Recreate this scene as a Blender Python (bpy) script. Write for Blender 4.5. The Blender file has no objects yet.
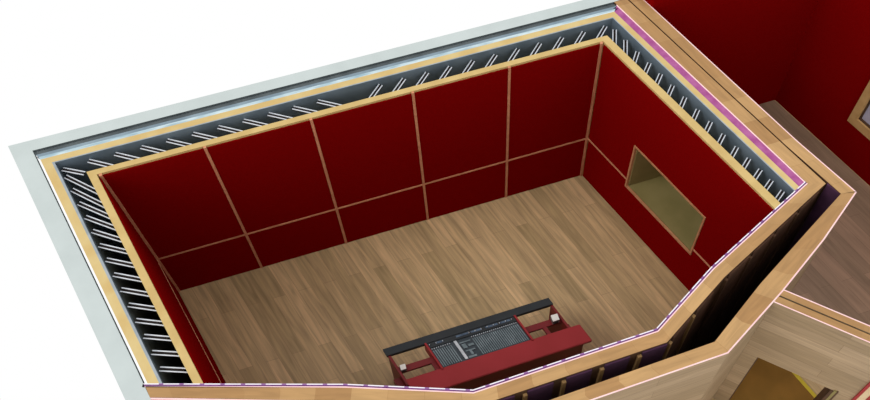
import bpy, bmesh, math, random
from mathutils import Vector, Matrix
random.seed(4)
C = bpy.context.scene.collection
SC = bpy.context.scene
H = 2.8                      # height at which the rooms are cut open
W = 5.733                    # inner width of the red room along its back wall
SL, SR = .247, .31           # how far the side walls lean outwards in plan
RAIL = .905

# ------------------------------------------------------------------ materials
def new_mat(name):
    m = bpy.data.materials.new(name); m.use_nodes = True
    nt = m.node_tree; b = nt.nodes['Principled BSDF']
    return m, nt, b
def rgb(r, g, b):
    f = lambda c: ((c/255+.055)/1.055)**2.4 if c/255 > .04045 else c/255/12.92
    return (f(r), f(g), f(b), 1)
def mottled(name, c1, c2, scale=6, rough=.7, detail=3, spec=.3, metal=0, stretch=(1, 1, 1), bump=0):
    m, nt, b = new_mat(name)
    tc = nt.nodes.new('ShaderNodeTexCoord'); mp = nt.nodes.new('ShaderNodeMapping'); mp.inputs['Scale'].default_value = stretch
    n = nt.nodes.new('ShaderNodeTexNoise'); n.inputs['Scale'].default_value = scale; n.inputs['Detail'].default_value = detail
    r = nt.nodes.new('ShaderNodeValToRGB')
    r.color_ramp.elements[0].color = c1; r.color_ramp.elements[1].color = c2
    r.color_ramp.elements[0].position = .35; r.color_ramp.elements[1].position = .65
    nt.links.new(tc.outputs['Object'], mp.inputs[0]); nt.links.new(mp.outputs[0], n.inputs['Vector'])
    nt.links.new(n.outputs['Fac'], r.inputs[0]); nt.links.new(r.outputs[0], b.inputs['Base Color'])
    b.inputs['Roughness'].default_value = rough; b.inputs['Metallic'].default_value = metal
    b.inputs['Specular IOR Level'].default_value = spec
    if bump:
        bp = nt.nodes.new('ShaderNodeBump'); bp.inputs['Strength'].default_value = bump; bp.inputs['Distance'].default_value = .005
        nt.links.new(n.outputs['Fac'], bp.inputs['Height']); nt.links.new(bp.outputs[0], b.inputs['Normal'])
    return m
def block_wood(name, c1, c2, mort, bw, rh, grain=.35, rough=.55, uv=True, skew=0, gap=.004, spec=.3, offset=.37, gsc=(3, 40, 1)):
    """boards of random tone with grain along their length"""
    m, nt, b = new_mat(name); N = nt.nodes.new; L = nt.links.new
    if uv:
        tc = N('ShaderNodeTexCoord'); vec = tc.outputs['UV']
    else:                                       # floor boards run with the leaning side walls
        g = N('ShaderNodeNewGeometry'); s = N('ShaderNodeSeparateXYZ'); L(g.outputs['Position'], s.inputs[0])
        mu = N('ShaderNodeMath'); mu.operation = 'MULTIPLY_ADD'; mu.inputs[1].default_value = skew
        L(s.outputs['Y'], mu.inputs[0]); L(s.outputs['X'], mu.inputs[2])
        cb = N('ShaderNodeCombineXYZ'); L(s.outputs['Y'], cb.inputs[0]); L(mu.outputs[0], cb.inputs[1]); vec = cb.outputs[0]
    br = N('ShaderNodeTexBrick'); br.offset = offset; br.inputs['Scale'].default_value = 1
    br.inputs['Brick Width'].default_value = bw; br.inputs['Row Height'].default_value = rh
    br.inputs['Mortar Size'].default_value = gap; br.inputs['Mortar Smooth'].default_value = .3
    br.inputs['Color1'].default_value = c1; br.inputs['Color2'].default_value = c2; br.inputs['Mortar'].default_value = mort
    L(vec, br.inputs['Vector'])
    mp = N('ShaderNodeMapping'); mp.inputs['Scale'].default_value = gsc; L(vec, mp.inputs[0])
    n = N('ShaderNodeTexNoise'); n.inputs['Scale'].default_value = 1.3; n.inputs['Detail'].default_value = 5; n.inputs['Distortion'].default_value = .6
    L(mp.outputs[0], n.inputs['Vector'])
    mr = N('ShaderNodeMapRange'); mr.inputs['From Min'].default_value = .3; mr.inputs['From Max'].default_value = .7
    mr.inputs['To Min'].default_value = 1-grain; mr.inputs['To Max'].default_value = 1+grain*.5
    L(n.outputs['Fac'], mr.inputs[0])
    mx = N('ShaderNodeMix'); mx.data_type = 'RGBA'; mx.blend_type = 'MULTIPLY'; mx.inputs[0].default_value = 1
    L(br.outputs['Color'], mx.inputs[6]); L(mr.outputs[0], mx.inputs[7]); L(mx.outputs[2], b.inputs['Base Color'])
    b.inputs['Roughness'].default_value = rough; b.inputs['Specular IOR Level'].default_value = spec
    return m

M = {}
M['pale'] = mottled('pale_concrete', rgb(190, 199, 197), rgb(196, 205, 203), 3, .85)
M['gypsum'] = mottled('blue_grey_gypsum', rgb(150, 178, 190), rgb(205, 222, 226), 4, .8, stretch=(1, 6, 1))
M['bluegrey'] = mottled('blue_grey_plate', rgb(118, 136, 148), rgb(140, 158, 168), 4, .8)
def dashed(name, c1, c2, period, share):
    m, nt, b = new_mat(name); N = nt.nodes.new; L = nt.links.new
    tc = N('ShaderNodeTexCoord'); sp = N('ShaderNodeSeparateXYZ'); L(tc.outputs['UV'], sp.inputs[0])
    a = N('ShaderNodeMath'); a.operation = 'MULTIPLY'; a.inputs[1].default_value = 1/period; L(sp.outputs[0], a.inputs[0])
    f = N('ShaderNodeMath'); f.operation = 'FRACT'; L(a.outputs[0], f.inputs[0])
    g = N('ShaderNodeMath'); g.operation = 'GREATER_THAN'; g.inputs[1].default_value = share; L(f.outputs[0], g.inputs[0])
    mx = N('ShaderNodeMix'); mx.data_type = 'RGBA'; mx.inputs[6].default_value = c1; mx.inputs[7].default_value = c2
    L(g.outputs[0], mx.inputs[0]); L(mx.outputs[2], b.inputs['Base Color']); b.inputs['Roughness'].default_value = .7
    return m
M['film'] = dashed('dashed_white_film', rgb(242, 236, 244), rgb(150, 104, 160), .19, .78)
M['gapgrey_shade'] = mottled('grey_gap_shade', rgb(84, 92, 95), rgb(100, 108, 110), 5, .8)  # grey of the back gap, its shade put into the colour
M['white'] = mottled('white_board_edge', rgb(235, 236, 236), rgb(246, 246, 246), 5, .7)
M['cream'] = mottled('cream_timber', rgb(198, 168, 106), rgb(208, 180, 118), 5, .6, stretch=(1, 1, .3))
M['creamout'] = mottled('cream_board', rgb(204, 174, 112), rgb(212, 188, 130), 4, .65)
M['lining'] = mottled('slate_membrane', rgb(96, 110, 122), rgb(112, 126, 138), 3, .5)
M['edge'] = mottled('pale_grey_edge', rgb(144, 154, 160), rgb(164, 172, 178), 8, .5)
M['dark'] = mottled('gap_shade', rgb(22, 16, 14), rgb(36, 26, 22), 8, .9)  # shade between bracket flanges, as a colour
M['magenta'] = mottled('magenta_board', rgb(158, 72, 132), rgb(178, 98, 152), 9, .7)
M['pink'] = mottled('pink_edge_film', rgb(250, 202, 204), rgb(252, 216, 214), 9, .6)
M['violet'] = mottled('violet_film', rgb(92, 40, 96), rgb(120, 66, 128), 14, .6)
M['tan'] = block_wood('tan_block_timber', rgb(170, 128, 80), rgb(198, 158, 106), rgb(170, 128, 80), .34, .4, .16, gap=.002, gsc=(2, 14, 1))
M['face'] = block_wood('laminate_wall_face', rgb(152, 129, 98), rgb(174, 149, 118), rgb(134, 110, 82), 1.3, .17, .2, gap=.003, gsc=(1.5, 22, 1))
M['red'] = mottled('red_fabric', (.185, .0012, .0012, 1), (.215, .0016, .0016, 1), 60, .95, spec=0)
M['redtrim'] = mottled('reddish_batten', rgb(196, 128, 92), rgb(212, 146, 108), 9, .6)
M['floor'] = block_wood('oak_laminate', rgb(216, 182, 134), rgb(182, 155, 110), rgb(172, 142, 102), 1.35, .17, .3, uv=False, skew=.28, rough=.45, gap=.0025, gsc=(1.2, 16, 1))
M['floor2'] = block_wood('mauve_laminate', rgb(176, 144, 118), rgb(154, 128, 104), rgb(138, 112, 90), 1.35, .17, .2, uv=False, skew=.28, rough=.45, gap=.0025, gsc=(1.2, 12, 1))
M['steel'] = mottled('galvanised_steel', rgb(196, 202, 212), rgb(222, 226, 232), 12, .45, spec=.5)
M['purple'] = mottled('purple_insulation', rgb(66, 38, 62), rgb(80, 46, 74), 6, .9)
M['brownpanel'] = mottled('brown_insulation', rgb(70, 46, 34), rgb(96, 64, 46), 4, .9)
M['stud'] = mottled('stud_timber', rgb(140, 108, 66), rgb(158, 124, 80), 5, .7, stretch=(1, 1, .2))
M['olive'] = mottled('olive_sill', rgb(130, 118, 70), rgb(142, 128, 80), 3, .6)
M['frame'] = mottled('oak_frame', rgb(182, 122, 84), rgb(198, 138, 98), 6, .5)
M['frame2'] = mottled('brown_oak_frame', rgb(186, 146, 92), rgb(200, 160, 106), 6, .5)
M['pane'] = mottled('lavender_grey_pane', rgb(176, 172, 190), rgb(186, 182, 198), 2, .2, spec=.6)
M['desk'] = mottled('red_lacquer', rgb(150, 40, 42), rgb(158, 44, 48), 3, .5, spec=.2)
M['desk_shaded'] = mottled('shaded_red_lacquer', rgb(112, 14, 18), rgb(124, 18, 22), 3, .45)  # the red lacquer darkened, shade of recessed and upright parts painted in
M['black'] = mottled('black_bar', rgb(30, 33, 36), rgb(38, 42, 45), 4, .4)
M['console'] = mottled('charcoal_metal', rgb(46, 54, 60), rgb(58, 66, 72), 8, .5)
M['strip'] = mottled('light_strip', rgb(100, 114, 118), rgb(124, 138, 142), 10, .5)
M['knob'] = mottled('pale_knob', rgb(186, 192, 196), rgb(208, 212, 216), 10, .4)
M['screen'] = mottled('navy_display', rgb(52, 68, 88), rgb(84, 102, 122), 20, .25)
M['paper'] = mottled('white_plastic', rgb(226, 222, 214), rgb(238, 234, 226), 5, .5)
M['speakerside'] = mottled('grey_plastic', rgb(120, 112, 110), rgb(134, 126, 122), 5, .5)
M['gold'] = mottled('golden_mat', rgb(124, 88, 32), rgb(138, 98, 38), 3, .9)
M['yellow'] = mottled('yellow_edging', rgb(196, 170, 44), rgb(206, 182, 56), 3, .8)
M['jamb_gapshade'] = mottled('dark_jamb_gap_shade', rgb(70, 48, 32), rgb(90, 62, 42), 5, .7)  # brown of the door jambs, also paints the shade in wall gaps
M['beige'] = mottled('beige_timber', rgb(206, 180, 140), rgb(216, 192, 154), 4, .7)
# glass
m, nt, b = new_mat('window_glass'); b.inputs['Transmission Weight'].default_value = 1; b.inputs['Roughness'].default_value = .02
b.inputs['IOR'].default_value = 1.1; b.inputs['Base Color'].default_value = (.9, .9, .8, 1); M['glass'] = m

# ------------------------------------------------------------------ mesh helpers
class MB:
    """collects prisms and boxes; the first material goes on tops, sides may have their own"""
    def __init__(s): s.bm = bmesh.new(); s.uv = s.bm.loops.layers.uv.new('uv'); s.mats = []
    def mi(s, m):
        if m not in s.mats: s.mats.append(m)
        return s.mats.index(m)
    def face(s, vs, mat, uvs=None):
        f = s.bm.faces.new(vs); f.material_index = s.mi(mat)
        if uvs:
            for l, u in zip(f.loops, uvs): l[s.uv].uv = u
        return f
    def prism(s, poly, z0, z1, mat, side=None, uv=None):
        side = side or mat
        a = sum(poly[i][0]*poly[(i+1) % len(poly)][1]-poly[(i+1) % len(poly)][0]*poly[i][1] for i in range(len(poly)))
        if a < 0:
            poly = poly[::-1]; uv = uv[::-1] if uv else None
        uv = uv or [(p[0], p[1]) for p in poly]
        n = len(poly)
        lo = [s.bm.verts.new((*p, z0)) for p in poly]; hi = [s.bm.verts.new((*p, z1)) for p in poly]
        s.face(hi, mat, uv); s.face(lo[::-1], mat, uv[::-1])
        for i in range(n):
            j = (i+1) % n; d = math.dist(poly[i], poly[j]); u0 = uv[i][0]
            s.face([lo[i], lo[j], hi[j], hi[i]], side, [(u0, z0), (u0+d, z0), (u0+d, z1), (u0, z1)])
        return s
    def box(s, x0, x1, y0, y1, z0, z1, mat): return s.prism([(x0, y0), (x1, y0), (x1, y1), (x0, y1)], z0, z1, mat)
    def band(s, A, B, z0, z1, mat, side=None):
        """solid band between two polylines A and B (same number of points), uv runs along it"""
        u = 0
        for i in range(len(A)-1):
            l = math.dist(A[i], A[i+1]); w = math.dist(A[i], B[i])
            poly = [A[i], A[i+1], B[i+1], B[i]]
            uv = [(u, 0), (u+l, 0), (u+l, w), (u, w)]
            s.prism(poly, z0, z1, mat, side, uv); u += l
        # drop the inner cross faces between consecutive pieces
        bmesh.ops.remove_doubles(s.bm, verts=s.bm.verts, dist=1e-5)
        seen = {}
        for f in list(s.bm.faces):
            k = frozenset(f.verts)
            seen.setdefault(k, []).append(f)
        dead = [f for fs in seen.values() if len(fs) > 1 for f in fs]
        if dead: bmesh.ops.delete(s.bm, geom=dead, context='FACES')
        return s
    def build(s, name, parent=None, origin=None, bevel=0):
        me = bpy.data.meshes.new(name)
        if origin is not None:
            bmesh.ops.translate(s.bm, verts=s.bm.verts, vec=-Vector(origin))
        if bevel:
            bmesh.ops.bevel(s.bm, geom=list(s.bm.edges), offset=bevel, segments=2, affect='EDGES', clamp_overlap=True)
        s.bm.normal_update()
        s.bm.to_mesh(me); s.bm.free()
        for m in s.mats: me.materials.append(m)
        o = bpy.data.objects.new(name, me); C.objects.link(o)
        if origin is not None: o.location = origin
        if parent: o.parent = parent
        return o
def structure(o): o['kind'] = 'structure'; return o
def tag(o, label, cat, group=None):
    o['label'] = label; o['category'] = cat
    if group: o['group'] = group
    return o
def empty(name, loc):
    e = bpy.data.objects.new(name, None); e.location = loc; e.empty_display_size = .1; C.objects.link(e); return e

# ------------------------------------------------------------------ plan geometry
def LX(y, o): return -SL*y - o
def RX(y, o): return W - SR*y + o
F = [(.109, -2.475), (1.882, -3.084), (2.991, -3.523), (4.852, -3.508), (5.647, -3.072), (7.035, -2.466)]
def line_y(x):                                  # inner line of the front wall
    for a, b in zip(F, F[1:]):
        if a[0]-9*(a is F[0]) <= x <= b[0]+9*(b is F[-1]):
            return a[1]+(b[1]-a[1])*(x-a[0])/(b[0]-a[0])
def hit_left(o):
    y = -2.6
    for _ in range(30): y = line_y(LX(y, o))
    return (LX(y, o), y)
def hit_right(o):
    y = -2.6
    for _ in range(60): y = .5*y+.5*line_y(RX(y, o))
    return (RX(y, o), y)
def offset(poly, d):                            # to the right hand side of travel
    out = []
    for i, p in enumerate(poly):
        ns = []
        for a, b in ((i-1, i), (i, i+1)):
            if a >= 0 and b < len(poly):
                dx, dy = poly[b][0]-poly[a][0], poly[b][1]-poly[a][1]; l = math.hypot(dx, dy); ns.append((dy/l, -dx/l))
        nx, ny = sum(n[0] for n in ns)/len(ns), sum(n[1] for n in ns)/len(ns)
        k = 1/(nx*nx+ny*ny); out.append((p[0]+nx*d*k, p[1]+ny*d*k))
    return out

# ------------------------------------------------------------------ floor
mb = MB(); mb.prism([(-.86, .68), (10.0, .68), (11.6, -5.6), (1.0, -5.6), (-.02, -3.0)], -.12, 0, M['floor'])
structure(mb.build('floor'))
mb = MB(); mb.prism([(RX(.5, .90), .5), (RX(.5, 3.34), .5), (RX(-5.5, 3.34), -5.5), (RX(-5.5, .90), -5.5)], .0005, .004, M['floor2'])
structure(mb.build('floor_neighbour'))

# ------------------------------------------------------------------ wall layers of the red room
WIN = (-.80, -1.985, .775, 1.655)                 # window in the right hand wall: y0, y1, z0, z1
# every layer: name, (back in, out), (left in, out), (right in, out), material, side material, z top
def ring(name, b, l, r, mat, side=None, top=H, parts='blr', right_hole=True):
    bi, bo = b or (0, 0)
    if b and 'b' in parts:
        li, lo = l or (0, 0); ri, ro = r or (0, 0)
        mb = MB(); A = [(LX(bi, li), bi), (RX(bi, ri), bi)]; B = [(LX(bo, lo), bo), (RX(bo, ro), bo)]
        mb.band(A, B, 0, top, mat, side); structure(mb.build('wall_back'+name))
    if l and 'l' in parts:
        li, lo = l; mb = MB()
        mb.band([(LX(bi, li), bi), hit_left(li)], [(LX(bo, lo), bo), hit_left(lo)], 0, top, mat, side)
        structure(mb.build('wall_left'+name))
    if r and 'r' in parts:
        ri, ro = r; mb = MB(); y0, y1, z0, z1 = WIN
        p = lambda y: [(RX(y, ri), y), (RX(y, ro), y)]
        A0, A1 = (RX(bi, ri), bi), (RX(bo, ro), bo); E0, E1 = hit_right(ri), hit_right(ro)
        if name == '_timber': E0, E1 = offset(F, .038)[-1], (7.232, -2.560)
        def seg(a, b2, c, d, za, zb): mb.prism([a, b2, c, d], za, zb, mat, side, [(-a[1], 0), (-b2[1], 0), (-c[1], ro-ri), (-d[1], ro-ri)])
        a, b_ = p(y0), p(y1)
        seg(A0, a[0], a[1], A1, 0, top); seg(a[0], b_[0], b_[1], a[1], 0, z0); seg(a[0], b_[0], b_[1], a[1], z1, top)
        seg(b_[0], E0, E1, b_[1], 0, top)
        structure(mb.build('wall_right'+name))
ring('', (.018, .084), (.018, .10), (.018, .115), M['cream'])
ring('_lining', (.312, .325), (.346, .372), (.352, .366), M['edge'], M['lining'])
ring('_board', (.325, .40), (.372, .465), (.366, .436), M['creamout'])
ring('_gypsum', (.40, .438), (.465, .488), (.436, .522), M['gypsum'], parts='b')
ring('_plate', (.438, .475), (.465, .488), (.436, .522), M['bluegrey'], parts='b')
ring('_gypsum', (.40, .475), (.465, .486), (.436, .522), M['white'], parts='l')
ring('_gypsum', (.40, .475), (.465, .486), (.436, .522), M['magenta'], parts='r')
ring('_film', (.475, .50), None, (.522, .538), M['pink'], parts='r')
ring('_timber', (.545, .56), None, (.538, .70), M['tan'], M['jamb_gapshade'], parts='r')  # tan top; sides coloured dark to paint the shade in the gap

mb = MB(); mb.band([(LX(.478, .500), .478), (RX(.478, .538), .478)], [(LX(.543, .500), .543), (RX(.543, .538), .543)], 0, H-.03, M['gapgrey_shade'])
structure(mb.build('wall_back_gap_fill'))  # strip added to fill the gap, its grey stands for shade
# pale concrete shell behind and left of the room
mb = MB()
mb.band([(LX(.545, .500), .545), (RX(.545, 4.3), .545)], [(LX(.69, .705), .69), (RX(.69, 4.3), .69)], 0, H, M['pale'], M['gapgrey_shade'])  # sides grey instead of pale: shade of the inner face painted on
structure(mb.build('wall_back_shell'))
mb = MB()
mb.band([(LX(.545, .500), .545), (LX(-3.9, .500), -3.9)], [(LX(.69, .705), .69), (LX(-3.9, .705), -3.9)], 0, H, M['pale'], M['pale'])
structure(mb.build('wall_left_shell'))

# outer tan leaf of the party wall (beyond the dark gap), with pink edge
K = [(7.32, -2.725), (6.64, -3.08), (6.03, -3.40), (5.33, -3.815), (3.05, -3.86), (1.85, -3.42), (.212, -2.865)]
Lp = [(7.49, -2.76), (6.88, -3.16), (6.20, -3.55), (5.40, -3.965), (3.0, -3.99), (1.80, -3.56), (.256, -3.039)]
def party(o0, o1, ends, mat, name, side=None):
    mb = MB(); y0, y1, z0, z1 = WIN
    p = lambda y: [(RX(y, o0), y), (RX(y, o1), y)]
    def seg(a, b2, c, d, za, zb): mb.prism([a, b2, c, d], za, zb, mat, side, [(-a[1], 0), (-b2[1], 0), (-c[1], o1-o0), (-d[1], o1-o0)])
    t, a, b = p(.545), p(y0), p(y1)
    seg(t[0], a[0], a[1], t[1], 0, H); seg(a[0], b[0], b[1], a[1], 0, z0); seg(a[0], b[0], b[1], a[1], z1, H)
    seg(b[0], ends[0], ends[1], b[1], 0, H)
    structure(mb.build(name))
party(.716, .855, (K[0], (7.475, -2.757)), M['tan'], 'wall_right_partner', M['jamb_gapshade'])  # dark side colour paints the narrow gap's shade
party(.855, .868, ((7.475, -2.757), (7.49, -2.76)), M['pink'], 'wall_right_partner_film', M['red'])

# ------------------------------------------------------------------ front wall, inner leaf
def front_layer(d0, d1, mat, name, side=None, poly=F):
    mb = MB(); mb.band(offset(poly, d0), offset(poly, d1), 0, H, mat, side); return structure(mb.build(name))
front_layer(0, .011, M['film'], 'wall_front_film', M['red'])
front_layer(.011, .026, M['violet'], 'wall_front_membrane')
front_layer(.026, .038, M['pink'], 'wall_front_edge')
A = offset(F, .038); G = offset(F, .165)
G[-1] = (7.232, -2.560); A[0] = (.125, -2.51); G[0] = (.150, -2.632)
mb = MB(); mb.band(A, G, 0, H, M['tan'], M['jamb_gapshade'])  # sides coloured dark, cavity shade painted on the tan leaf
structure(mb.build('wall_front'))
# outer leaf and its pink line
mb = MB()
Kr, Lr = K, Lp
Lin = [(x-(0.0 if i else .012), y) for i, (x, y) in enumerate(Lr)]
Lf = offset(Lr[::-1], -.014)[::-1]
mb.band(Kr, Lf, 0, H, M['tan'], M['face'])
structure(mb.build('wall_front_partner'))
mb = MB(); mb.band(Lf, Lr, 0, H, M['pink'], M['face']); structure(mb.build('wall_front_partner_edge'))

# ------------------------------------------------------------------ things inside the front cavity
def along(a, b, t): return (a[0]+(b[0]-a[0])*t, a[1]+(b[1]-a[1])*t)
def plate(a, b, s0, s1, d0, d1, z0, z1, mat, mbx=None):
    """block standing on the outer face of the segment a->b"""
    l = math.dist(a, b); t = ((b[0]-a[0])/l, (b[1]-a[1])/l); n = (t[1], -t[0])
    q = lambda s, d: (a[0]+t[0]*s+n[0]*d, a[1]+t[1]*s+n[1]*d)
    mbx = mbx or MB(); poly = [q(s0, d0), q(s1, d0), q(s1, d1), q(s0, d1)]
    mbx.prism(poly, z0, z1, mat); return mbx, poly
def stand(name, a, b, s0, s1, d0, d1, z1, mat, label, cat, group):
    mbx, poly = plate(a, b, s0, s1, d0, d1, 0, z1, mat)
    cx = sum(p[0] for p in poly)/4; cy = sum(p[1] for p in poly)/4
    return tag(mbx.build(name, origin=(cx, cy, 0)), label, cat, group)
# straight middle stretch: purple slabs with a timber stud after each
a, b = G[2], G[3]
for s in [x*.39 for x in range(5)]:
    stand('insulation_slab', a, b, .02+s+.10, .02+s+.36, .002, .014, 2.77, M['purple'], 'purple insulation slab standing between the studs of the narrow front cavity', 'insulation', 'purple slabs in the front cavity')
    if s+.1 > .05:
        stand('timber_stud', a, b, .02+s+.055, .02+s+.095, .002, .03, 2.72, M['stud'], 'tan timber stud beside the purple slabs of the front cavity', 'stud', 'timber studs in the front cavity')
a, b = G[3], G[4]
for k in range(2):
    stand('insulation_slab', a, b, .10+.38*k, .38+.38*k, .002, .014, 2.77, M['brownpanel'], 'brown insulation slab standing in the sloping front cavity', 'insulation', 'brown slabs in the sloping cavity')
    stand('timber_stud', a, b, .04+.38*k, .075+.38*k, .002, .03, 2.72, M['stud'], 'timber stud in the sloping stretch of the dark front cavity', 'stud', 'timber studs in the sloping cavity')
a, b = G[4], G[5]
for k in range(4):
    stand('insulation_slab', a, b, .08+.38*k, .40+.38*k, .002, .014, 2.77, M['brownpanel'], 'brown insulation slab standing in the sloping front cavity', 'insulation', 'brown slabs in the sloping cavity')
    stand('timber_stud', a, b, .03+.38*k, .06+.38*k, .002, .03, 2.72, M['jamb_gapshade'], 'timber stud in the sloping stretch of the dark front cavity', 'stud', 'timber studs in the sloping cavity')
mbx = MB(); mbx.prism([(7.245, -2.57), (7.315, -2.72), (7.335, -2.715), (7.262, -2.555)], 0, 2.79, M['purple'])
tag(mbx.build('insulation_slab'), 'purple slab closing the far pointed end of the dark cavity', 'insulation')
a, b = G[0], G[1]
mbx, poly = plate(a, b, -.02, 1.86, .002, .02, 0, H-.002, M['pink']); plate(a, b, -.02, 1.86, .02, .12, 0, H-.03, M['purple'], mbx)
tag(mbx.build('insulation_slab'), 'long purple slab with white upper edge behind the wall at the near left corner', 'insulation')

# ------------------------------------------------------------------ red fabric panels and battens
bw = .03
BX = [0, W/5-.033, W*2/5-.014, W*3/5, W*4/5, W]      # where the upright battens stand
def back_panel(i, z0, z1, which):
    x0, x1 = BX[i]+bw/2+.002, BX[i+1]-bw/2-.002
    if i == 0: x0 += .014
    if i == 4: x1 -= .014
    mb = MB(); mb.box(x0, x1, 0, .016, z0, z1, M['red'])
    nth = ['first', 'second', 'third', 'fourth', 'fifth'][i]
    where = ['next to the left corner', 'second from the left corner', 'in the middle of the wall', 'second from the window wall', 'next to the window wall corner'][i]
    o = mb.build('acoustic_panel', origin=((x0+x1)/2, .008, z0))
    tag(o, f'{which} red fabric panel of the back wall, {where}', 'acoustic panel', f'{which} red panels of the back wall')
for i in range(5):
    back_panel(i, RAIL+.014, H-.03, 'tall upper'); back_panel(i, .004, RAIL-.014, 'low')
def side_panel(fx, sgn, o0, z0, z1, hole, label):
    hit = hit_left if sgn < 0 else hit_right
    def q(y, o): return (fx(y, o), y)
    pull = lambda e, o: (fx(e[1]+.006, o), e[1]+.006)
    e0, e1 = pull(hit(0), 0), pull(hit(.016), .016); mb = MB(); yb = -.02
    def seg(ya, yc, za, zc, end=False):
        p = [q(ya, 0), (e0 if end else q(yc, 0)), (e1 if end else q(yc, .016)), q(ya, .016)]
        mb.prism(p, za, zc, M['red'])
    if hole:
        y0, y1, w0, w1 = WIN
        seg(yb, y0+.024, z0, z1); seg(y0+.024, y1-.024, max(z0, w1+.023), z1); seg(y1-.024, 0, z0, z1, True)
    else: seg(yb, 0, z0, z1, True)
    o = mb.build('acoustic_panel'); tag(o, label, 'acoustic panel')
side_panel(LX, -1, 0, RAIL+.014, H-.03, False, 'long upper red panel of the steep side wall opposite the window')
side_panel(LX, -1, 0, .004, RAIL-.014, False, 'long low red panel of the side wall opposite the window')
side_panel(RX, 1, 0, RAIL+.014, H-.03, True, 'upper red panel around the wood-framed window')
mb = MB(); e0, e1 = [(RX(h[1]+.006, o), h[1]+.006) for h, o in ((hit_right(0), 0), (hit_right(.016), .016))]
y0, y1 = WIN[0]+.026, WIN[1]-.026
mb.prism([(RX(-.02, 0), -.02), (RX(y0, 0), y0), (RX(y0, .016), y0), (RX(-.02, .016), -.02)], .004, RAIL-.014, M['red'])
mb.prism([(RX(y0, 0), y0), (RX(y1, 0), y1), (RX(y1, .016), y1), (RX(y0, .016), y0)], .004, WIN[2]-.025, M['red'])
mb.prism([(RX(y1, 0), y1), e0, e1, (RX(y1, .016), y1)], .004, RAIL-.014, M['red'])
tag(mb.build('acoustic_panel'), 'low red panel running under the wood-framed window', 'acoustic panel')

n = 1
def trim(mb):
    global n
    structure(mb.build('trim_%d' % n)); n += 1
for i in range(1, 5):
    mb = MB(); mb.box(BX[i]-bw/2, BX[i]+bw/2, -.008, .018, 0, H-.003, M['redtrim']); trim(mb)
mb = MB(); mb.prism([(0, -.012), (bw, -.012), (bw, .018), (-.004, .018)], 0, H-.003, M['redtrim']); trim(mb)
mb = MB(); mb.prism([(W, -.012), (W-bw, -.012), (W-bw, .018), (W+.006, .018)], 0, H-.003, M['redtrim']); trim(mb)
for i in range(5):
    mb = MB(); mb.box(BX[i]+bw/2*(1 if i else 2), BX[i+1]-bw/2*(1 if i < 4 else 2), -.008, .018, RAIL-.013, RAIL+.013, M['redtrim']); trim(mb)
mb = MB(); e0, e1 = hit_left(-.008), hit_left(.018)
mb.prism([(LX(-.015, -.008), -.015), e0, e1, (LX(-.015, .018), -.015)], RAIL-.013, RAIL+.013, M['redtrim']); trim(mb)
for ya, yc in ((-.015, WIN[0]+.022), (WIN[1]-.022, None)):
    mb = MB(); e0, e1 = hit_right(-.008), hit_right(.018)
    p = [(RX(ya, -.008), ya), (RX(yc, -.008), yc) if yc else e0, (RX(yc, .018), yc) if yc else e1, (RX(ya, .018), ya)]
    mb.prism(p, RAIL-.013, RAIL+.013, M['redtrim']); trim(mb)

# ------------------------------------------------------------------ window through the party wall
def quadR(mb, y0, y1, o0, o1, z0, z1, mat, side=None):
    mb.prism([(RX(y0, o0), y0), (RX(y1, o0), y1), (RX(y1, o1), y1), (RX(y0, o1), y0)], z0, z1, mat, side)
y0, y1, z0, z1 = WIN
win = MB(); fw = .022; D0, D1 = -.012, .02
for (a, b, c, d) in ((y0+fw, y0, z0-fw, z1+fw), (y1, y1-fw, z0-fw, z1+fw), (y0, y1, z0-fw, z0), (y0, y1, z1, z1+fw)): quadR(win, a, b, D0, D1, c, d, M['frame'])
win = structure(win.build('window_1'))
ln = MB(); t = .012
quadR(ln, y0, y1, .0201, .86, z0, z0+t, M['olive']); structure(ln.build('window_sill', parent=win))
ln = MB(); quadR(ln, y0, y0-t, .0201, .86, z0+t, z1-t, M['olive']); quadR(ln, y1+t, y1, .0201, .86, z0+t, z1-t, M['olive']); quadR(ln, y0, y1, .0201, .86, z1-t, z1, M['olive'])
structure(ln.build('window_lining', parent=win))
g = MB(); quadR(g, y0-t, y1+t, .60, .606, z0+t, z1-t, M['glass']); structure(g.build('window_pane', parent=win))

# ------------------------------------------------------------------ steel brackets across the cavity
def bracket(p, ang, fdist, label, group):
    """two thin steel flanges above a plate coloured as the shade between them; p is the outer end, they run inwards until fdist says stop"""
    d = (math.cos(ang), math.sin(ang)); nn = (-d[1], d[0]); mb = MB()
    zt = 2.725
    for s in (-.0195, .0195):
        q = (p[0]+nn[0]*s, p[1]+nn[1]*s); l = fdist(q, d)
        w = .0055
        poly = [(q[0]+nn[0]*e+d[0]*u, q[1]+nn[1]*e+d[1]*u) for e, u in ((-w, 0), (w, 0), (w, l), (-w, l))]
        mb.prism(poly, zt-.009, zt, M['steel'])
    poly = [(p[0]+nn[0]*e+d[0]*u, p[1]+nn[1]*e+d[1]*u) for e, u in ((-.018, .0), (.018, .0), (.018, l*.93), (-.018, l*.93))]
    mb.prism(poly, zt-.034, zt-.010, M['dark'])  # dark plate stands for the shade between the flanges
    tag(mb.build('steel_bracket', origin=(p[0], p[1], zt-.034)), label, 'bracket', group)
def to_left(q, d):      # distance to the inner leaf's outer face x = LX(y,.10)
    # q+u d : x + SL*y + .10 = 0
    return (-.101-q[0]-SL*q[1])/(d[0]+SL*d[1])
def to_back(q, d): return (.085-q[1])/d[1]
def to_right(q, d): return (W+.116-q[0]-SR*q[1])/(d[0]+SR*d[1])
def interp(x, pts):
    for (a, va), (b, vb) in zip(pts, pts[1:]):
        if a >= x >= b: return va+(vb-va)*(x-a)/(b-a)
    return pts[0][1] if x > pts[0][0] else pts[-1][1]
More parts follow.
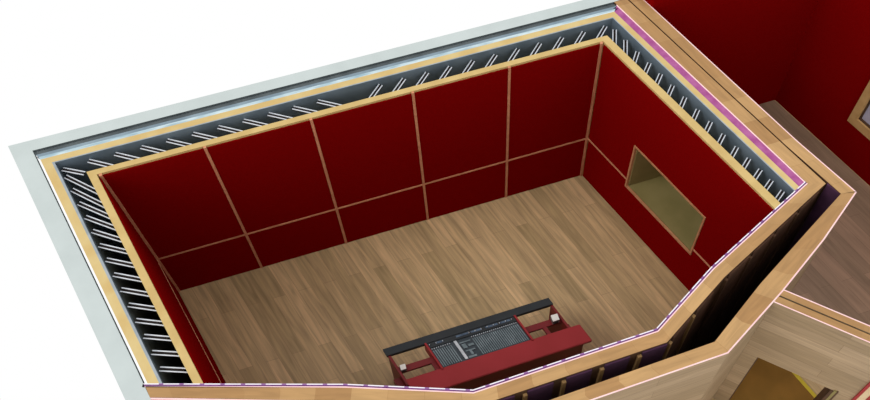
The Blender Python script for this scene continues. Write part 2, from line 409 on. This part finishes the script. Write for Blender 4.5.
la = [(.12, -46), (-.05, -46), (-.67, -36), (-.85, -32), (-1.41, -29), (-2.2, -22), (-2.5, -22)]
for k in range(14):
    y = .158-.1925*k
    bracket((LX(y, .32), y), math.radians(interp(y, la)), to_left, 'pair of thin steel flanges bridging the cavity of the long steep side wall', 'steel brackets in the cavity opposite the window')
bracket((LX(.235, .32)+.0, .262), math.radians(-31), lambda q, d: .25, 'pair of steel flanges at the cavity corner farthest from the window', None)
for k in range(10):
    bracket((-.105+.279*k, .285), math.radians(-34), to_back, 'pair of steel flanges in the back cavity slanting to the right', 'right-slanting brackets in the back cavity')
for k in range(10):
    bracket((3.14+.2755*k, .285), math.radians(-136), to_back, 'pair of steel flanges in the back cavity slanting to the left', 'left-slanting brackets in the back cavity')
bracket((5.895, .285), math.radians(-136), lambda q, d: .25, 'pair of steel flanges at the back cavity corner above the window wall', None)
ra = [(.2, 247), (.0, 247), (-.2, 233), (-.4, 228), (-1.0, 227), (-1.9, 220), (-2.2, 215), (-2.5, 214)]
for y in (.2, .01, -.2, -.4, -.59, -.785, -.985, -1.19, -1.39, -1.59, -1.79, -1.97, -2.14, -2.30, -2.46):
    bracket((RX(y, .305), y), math.radians(interp(y, ra)), to_right, 'pair of steel flanges in the cavity above the window wall', 'steel brackets in the cavity beside the party wall')

# ------------------------------------------------------------------ the neighbouring red room
mb = MB(); mb.prism([(RX(.323, .87), .323), (RX(.323, 3.357), .323), (RX(.545, 3.357), .545), (RX(.545, .87), .545)], 0, 3.05, M['red'])
structure(mb.build('wall_neighbour_back'))
B0, B1 = 3.357, 3.5
mb = MB(); y0b, y1b, zb0, zb1 = -.79, -2.1, .78, 1.72
for (ya, yc, za, zc) in ((.545, y0b, 0, 3.05), (y0b, y1b, 0, zb0), (y0b, y1b, zb1, 3.05), (y1b, -5.55, 0, 3.05)): quadR(mb, ya, yc, B0, B1, za, zc, M['red'])
structure(mb.build('wall_neighbour_right'))
fr = MB(); f = .095
for (ya, yc, za, zc) in ((y0b+.01, y0b-f, zb0-.02, zb1+.02), (y1b+f, y1b-.01, zb0-.02, zb1+.02), (y0b-f, y1b+f, zb0-.02, zb0+.12), (y0b-f, y1b+f, zb1-.1, zb1+.02)):
    quadR(fr, ya, yc, B0-.035, B1-.001, za, zc, M['frame2'])
fr = structure(fr.build('window_2'))
g = MB(); quadR(g, y0b-f, y1b+f, B0+.03, B0+.04, zb0+.12, zb1-.1, M['pane']); structure(g.build('window_pane', parent=fr))
g = MB()
for (ya, yc, za, zc) in ((y0b-f, y0b-f-.012, zb0+.12, zb1-.1), (y0b-f-.012, y1b+f, zb0+.12, zb0+.135)): quadR(g, ya, yc, B0-.005, B0+.029, za, zc, M['jamb_gapshade'])
structure(g.build('window_bead', parent=fr))

# ------------------------------------------------------------------ partition with a doorway, two leaves
pa, pb = Vector((6.042, -3.603)), Vector((6.735, -4.308)); pt = (pb-pa).normalized(); pn = Vector((-pt.y, pt.x))   # pn points to the neighbouring room
DS0, DS1, DZ = .195, 1.05, 1.55
def s_start(d):
    lo, hi = -.3, .4
    for _ in range(40):
        m_ = (lo+hi)/2; p = pa+pt*m_+pn*d
        yl = -3.55+(p.x-6.20)*(.5735 if p.x > 6.2 else .519)
        if p.y > yl-.001: lo = m_
        else: hi = m_
    return hi
def part(mb, s0, s1, d0, d1, z0, z1, mat, side=None):
    q = lambda s, d: tuple(pa+pt*(s if s is not None else s_start(d))+pn*d)
    if s0 is None:
        mb.prism([q(None, d0), q(s1, d0), q(s1, d1), q(None, d1)], z0, z1, mat, side, [(s_start(d0), 0), (s1, 0), (s1, abs(d1-d0)), (s_start(d1), abs(d1-d0))]); return
    mb.prism([q(s0, d0), q(s1, d0), q(s1, d1), q(s0, d1)], z0, z1, mat, side, [(s0, 0), (s1, 0), (s1, abs(d1-d0)), (s0, abs(d1-d0))])
DP0, DP1 = 1.255, 2.0
def leaf(name, d0, d1, _s, mat, side):
    mb = MB()
    part(mb, None, DS0, d0, d1, 0, H, mat, side); part(mb, DS0, DS1, d0, d1, DZ, H, mat, side); part(mb, DS1, 3.0, d0, d1, 0, H, mat, side)
    return structure(mb.build(name))
leaf('wall_partition_edge', 0, .012, .0, M['pink'], M['face'])
leaf('wall_partition', .012, .082, -.0, M['tan'], M['face'])
leaf('wall_partition_partner', .10, .168, .10, M['tan'], M['face'])
leaf('wall_partition_partner_edge', .168, .18, .17, M['pink'], M['face'])
d = MB(); part(d, DS1-.03, DS1, -.012, .18, 0, DZ, M['jamb_gapshade']); part(d, DS0, DS0+.012, 0, .18, 0, DZ, M['jamb_gapshade'])
part(d, DS1+.002, DS1+.03, -.014, 0, 0, DZ+.03, M['olive']); part(d, DS1+.03, DS1+.048, -.014, 0, 0, DZ+.03, M['jamb_gapshade'])
part(d, DS0, DS1-.03, 0.085, .18, DZ-.02, DZ, M['jamb_gapshade'])
structure(d.build('door_1'))
d = MB(); part(d, DP0, DP0+.03, -.02, 0, 0, 2.35, M['desk']); part(d, DP0+.03, DP0+.10, -.015, 0, 0, 2.35, M['beige']); part(d, DP0+.10, DP1, -.02, 0, 0, 2.35, M['desk'])
structure(d.build('door_2'))
# golden mat behind the doorway
mat_ = empty('door_mat', (6.9, -3.7, 0))
def rel(ps): return [(x-6.9, y+3.7) for x, y in ps]
mb = MB(); mb.prism(rel([(6.40, -3.47), (7.01, -3.12), (7.345, -4.36), (6.886, -4.176), (6.743, -4.316), (6.193, -3.756), (6.335, -3.616)]), 0.005, .014, M['gold']); mb.build('pile', mat_)
mb = MB(); mb.prism(rel([(7.01, -3.12), (7.055, -3.10), (7.395, -4.36), (7.345, -4.36)]), 0.005, .016, M['yellow']); mb.build('edging', mat_)
tag(mat_, 'golden mat with a yellow edge on the floor inside the doorway', 'mat')

# ------------------------------------------------------------------ mixing desk
DX, DY = 2.325, -1.985
SK = .27
desk = empty('mixing_desk', (DX, DY, 0))
tag(desk, 'red lacquered mixing desk with black rear bar on the wooden floor', 'desk')
def dk(mb, u0, u1, v0, v1, z0, z1, mat, z2=None):
    """block in desk coordinates: u along the desk, v towards the front wall; z2 tilts the top at v1"""
    P = lambda u, v: (u*.98+SK*v, -v)
    n0 = len(mb.bm.verts)
    mb.prism([P(u0, v0), P(u1, v0), P(u1, v1), P(u0, v1)], z0, z1, mat)
    return mb
def dpart(name, args, mat, lab=None, bev=0, parent=None):
    mb = MB()
    for a in args: dk(mb, *a, mat)
    o = mb.build(name, parent or desk, bevel=bev)
    if lab: o['label'] = lab
    return o
dpart('rear_bar', [(0, 2.155, 0, .10, .70, .76)], M['black'], 'black rear bar', .004)
dpart('side_panel', [(.012, .045, .10, .52, .0, .74)], M['desk_shaded'], None, .003)
dpart('side_panel', [(2.115, 2.148, .10, .52, .0, .74)], M['desk_shaded'], None, .003)
dpart('cheek', [(.475, .50, .09, .47, .55, .77)], M['desk'], None, .003)
dpart('cheek', [(1.63, 1.655, .09, .47, .55, .77)], M['desk'], None, .003)
dpart('shelf', [(.046, .474, .255, .335, .66, .70)], M['desk_shaded'], None, .003)
dpart('shelf', [(1.656, 2.114, .255, .335, .66, .70)], M['desk_shaded'], None, .003)
dpart('bracket_block', [(.42, .474, .336, .45, .66, .70)], M['desk_shaded'])
dpart('bracket_block', [(1.86, 1.91, .336, .45, .66, .70)], M['desk_shaded'])
dpart('armrest', [(.03, 2.27, .45, .70, .70, .75)], M['desk'], 'broad red front top', .008)
dpart('front_panel', [(.10, 2.2, .62, .65, .12, .699)], M['desk_shaded'])
dpart('foot', [(-.07, .011, .33, .52, 0, .56)], M['desk_shaded'], None, .004)
dpart('foot', [(2.149, 2.22, .33, .52, 0, .56)], M['desk_shaded'], None, .004)

con = empty('mixing_console', (DX, DY, .60))
tag(con, 'charcoal mixing console of many channel strips set into the red desk', 'mixing console')
def cpart(name, args, mat, lab=None, parent=None):
    mb = MB()
    for a in args: dk(mb, *a[:4], a[4]-.60, a[5]-.60, mat)
    o = mb.build(name, con)
    if lab: o['label'] = lab
    return o
cpart('body', [(.502, 1.628, .101, .449, .60, .735)], M['console'])
cpart('meter_bridge', [(.504, 1.626, .103, .165, .7355, .752)], M['black'])
for u, w in ((.60, .10), (.86, .16), (1.05, .14), (1.24, .16), (1.43, .13)):
    cpart('display', [(u, u+w, .115, .140, .7525, .755)], M['screen'])
# channel strips left and right of the master section
us = [.515+.028*k for k in range(9)]+[1.02+.0263*k for k in range(23)]
for k, u in enumerate(us):
    cpart('channel_strip', [(u, u+.0135, .205, .438, .7355, .742)], M['strip'])
for u, w, v0, v1 in ((.80, .035, .17, .435), (.85, .14, .21, .225), (.86, .05, .24, .30), (.93, .07, .26, .29), (.86, .12, .33, .345), (.85, .10, .41, .435), (.90, .03, .345, .40)):
    cpart('master_section', [(u, u+w, v0, v1, .7355, .746)], M['knob'] if u < .82 else M['strip'], 'pale master section')
def knob(u, v, r, h, mat):
    bm = bmesh.new(); bmesh.ops.create_cone(bm, cap_ends=True, segments=12, radius1=r, radius2=r*.75, depth=h)
    me = bpy.data.meshes.new('knob'); bm.to_mesh(me); bm.free(); me.materials.append(mat)
    return me
km = knob(0, 0, .007, .012, M['knob'])
for k, u in enumerate(us[:9]+us[9::1]):
    for v in ((.182,) if k % 3 else (.182, .128)):
        o = bpy.data.objects.new('knob', km); C.objects.link(o); o.parent = con; o.location = (u*.98+.007+SK*v, -v, .1418 if v > .17 else .162)

def small_speaker(u, v, s, z, label):
    x, y = DX+u*.98+SK*v, DY-v
    e = empty('desk_speaker', (x, y, z)); tag(e, label, 'speaker')
    mb = MB(); mb.box(-s/2, s/2, -s/2, s/2, 0, s*.9, M['speakerside']); mb.build('cabinet', e, bevel=.003)
    mb = MB(); mb.box(-s/2+.002, s/2-.002, -s/2+.002, s/2-.002, s*.9+.0005, s*.9+.012, M['paper']); o = mb.build('lid', e, bevel=.002); o['label'] = 'white top'
    bm = bmesh.new(); bmesh.ops.create_cone(bm, cap_ends=True, segments=20, radius1=s*.32, radius2=s*.26, depth=.008)
    bmesh.ops.rotate(bm, verts=bm.verts, cent=(0, 0, 0), matrix=Matrix.Rotation(math.radians(90), 3, 'X'))
    bmesh.ops.translate(bm, verts=bm.verts, vec=(0, -s/2-.0045, s*.45))
    me = bpy.data.meshes.new('driver'); bm.to_mesh(me); bm.free(); me.materials.append(M['black']); o = bpy.data.objects.new('driver', me); o.parent = e; C.objects.link(o)
small_speaker(.09, .30, .07, .7015, 'small white-topped box on the shelf at the far end of the desk from the window')
small_speaker(2.05, .29, .088, .7015, 'larger white-topped grey box on the desk shelf nearest the window wall')

# ------------------------------------------------------------------ light
w = bpy.data.worlds.new('World'); SC.world = w; w.use_nodes = True
w.node_tree.nodes['Background'].inputs[0].default_value = (1, 1, 1, 1)
w.node_tree.nodes['Background'].inputs[1].default_value = 1.0
sd = bpy.data.lights.new('sun', 'SUN'); sd.energy = .75; sd.angle = math.radians(25)
so = bpy.data.objects.new('sun', sd); C.objects.link(so)
so.rotation_euler = Vector((.95, .05, -1.0)).to_track_quat('-Z', 'Y').to_euler()

# ------------------------------------------------------------------ camera
def rot(y, p, r):
    return Matrix.Rotation(y, 3, 'Z') @ Matrix.Rotation(p, 3, 'X') @ Matrix.Rotation(r, 3, 'Z')
cd = bpy.data.cameras.new('camera'); cam = bpy.data.objects.new('camera', cd); C.objects.link(cam)
cam.matrix_world = Matrix.Translation((2.214, -6.33, 10.848)) @ rot(-.348, .519, .018).to_4x4()
cd.sensor_width = 36; cd.lens = 907.623*36/870; cd.shift_x = (435-500.26)/870; cd.shift_y = (231.65-200)/870
cd.clip_end = 200
SC.camera = cam
SC.view_settings.view_transform = 'Standard'; SC.view_settings.look = 'None'; SC.view_settings.gamma = 1
SC.view_settings.use_curve_mapping = False; SC.view_settings.exposure = 0
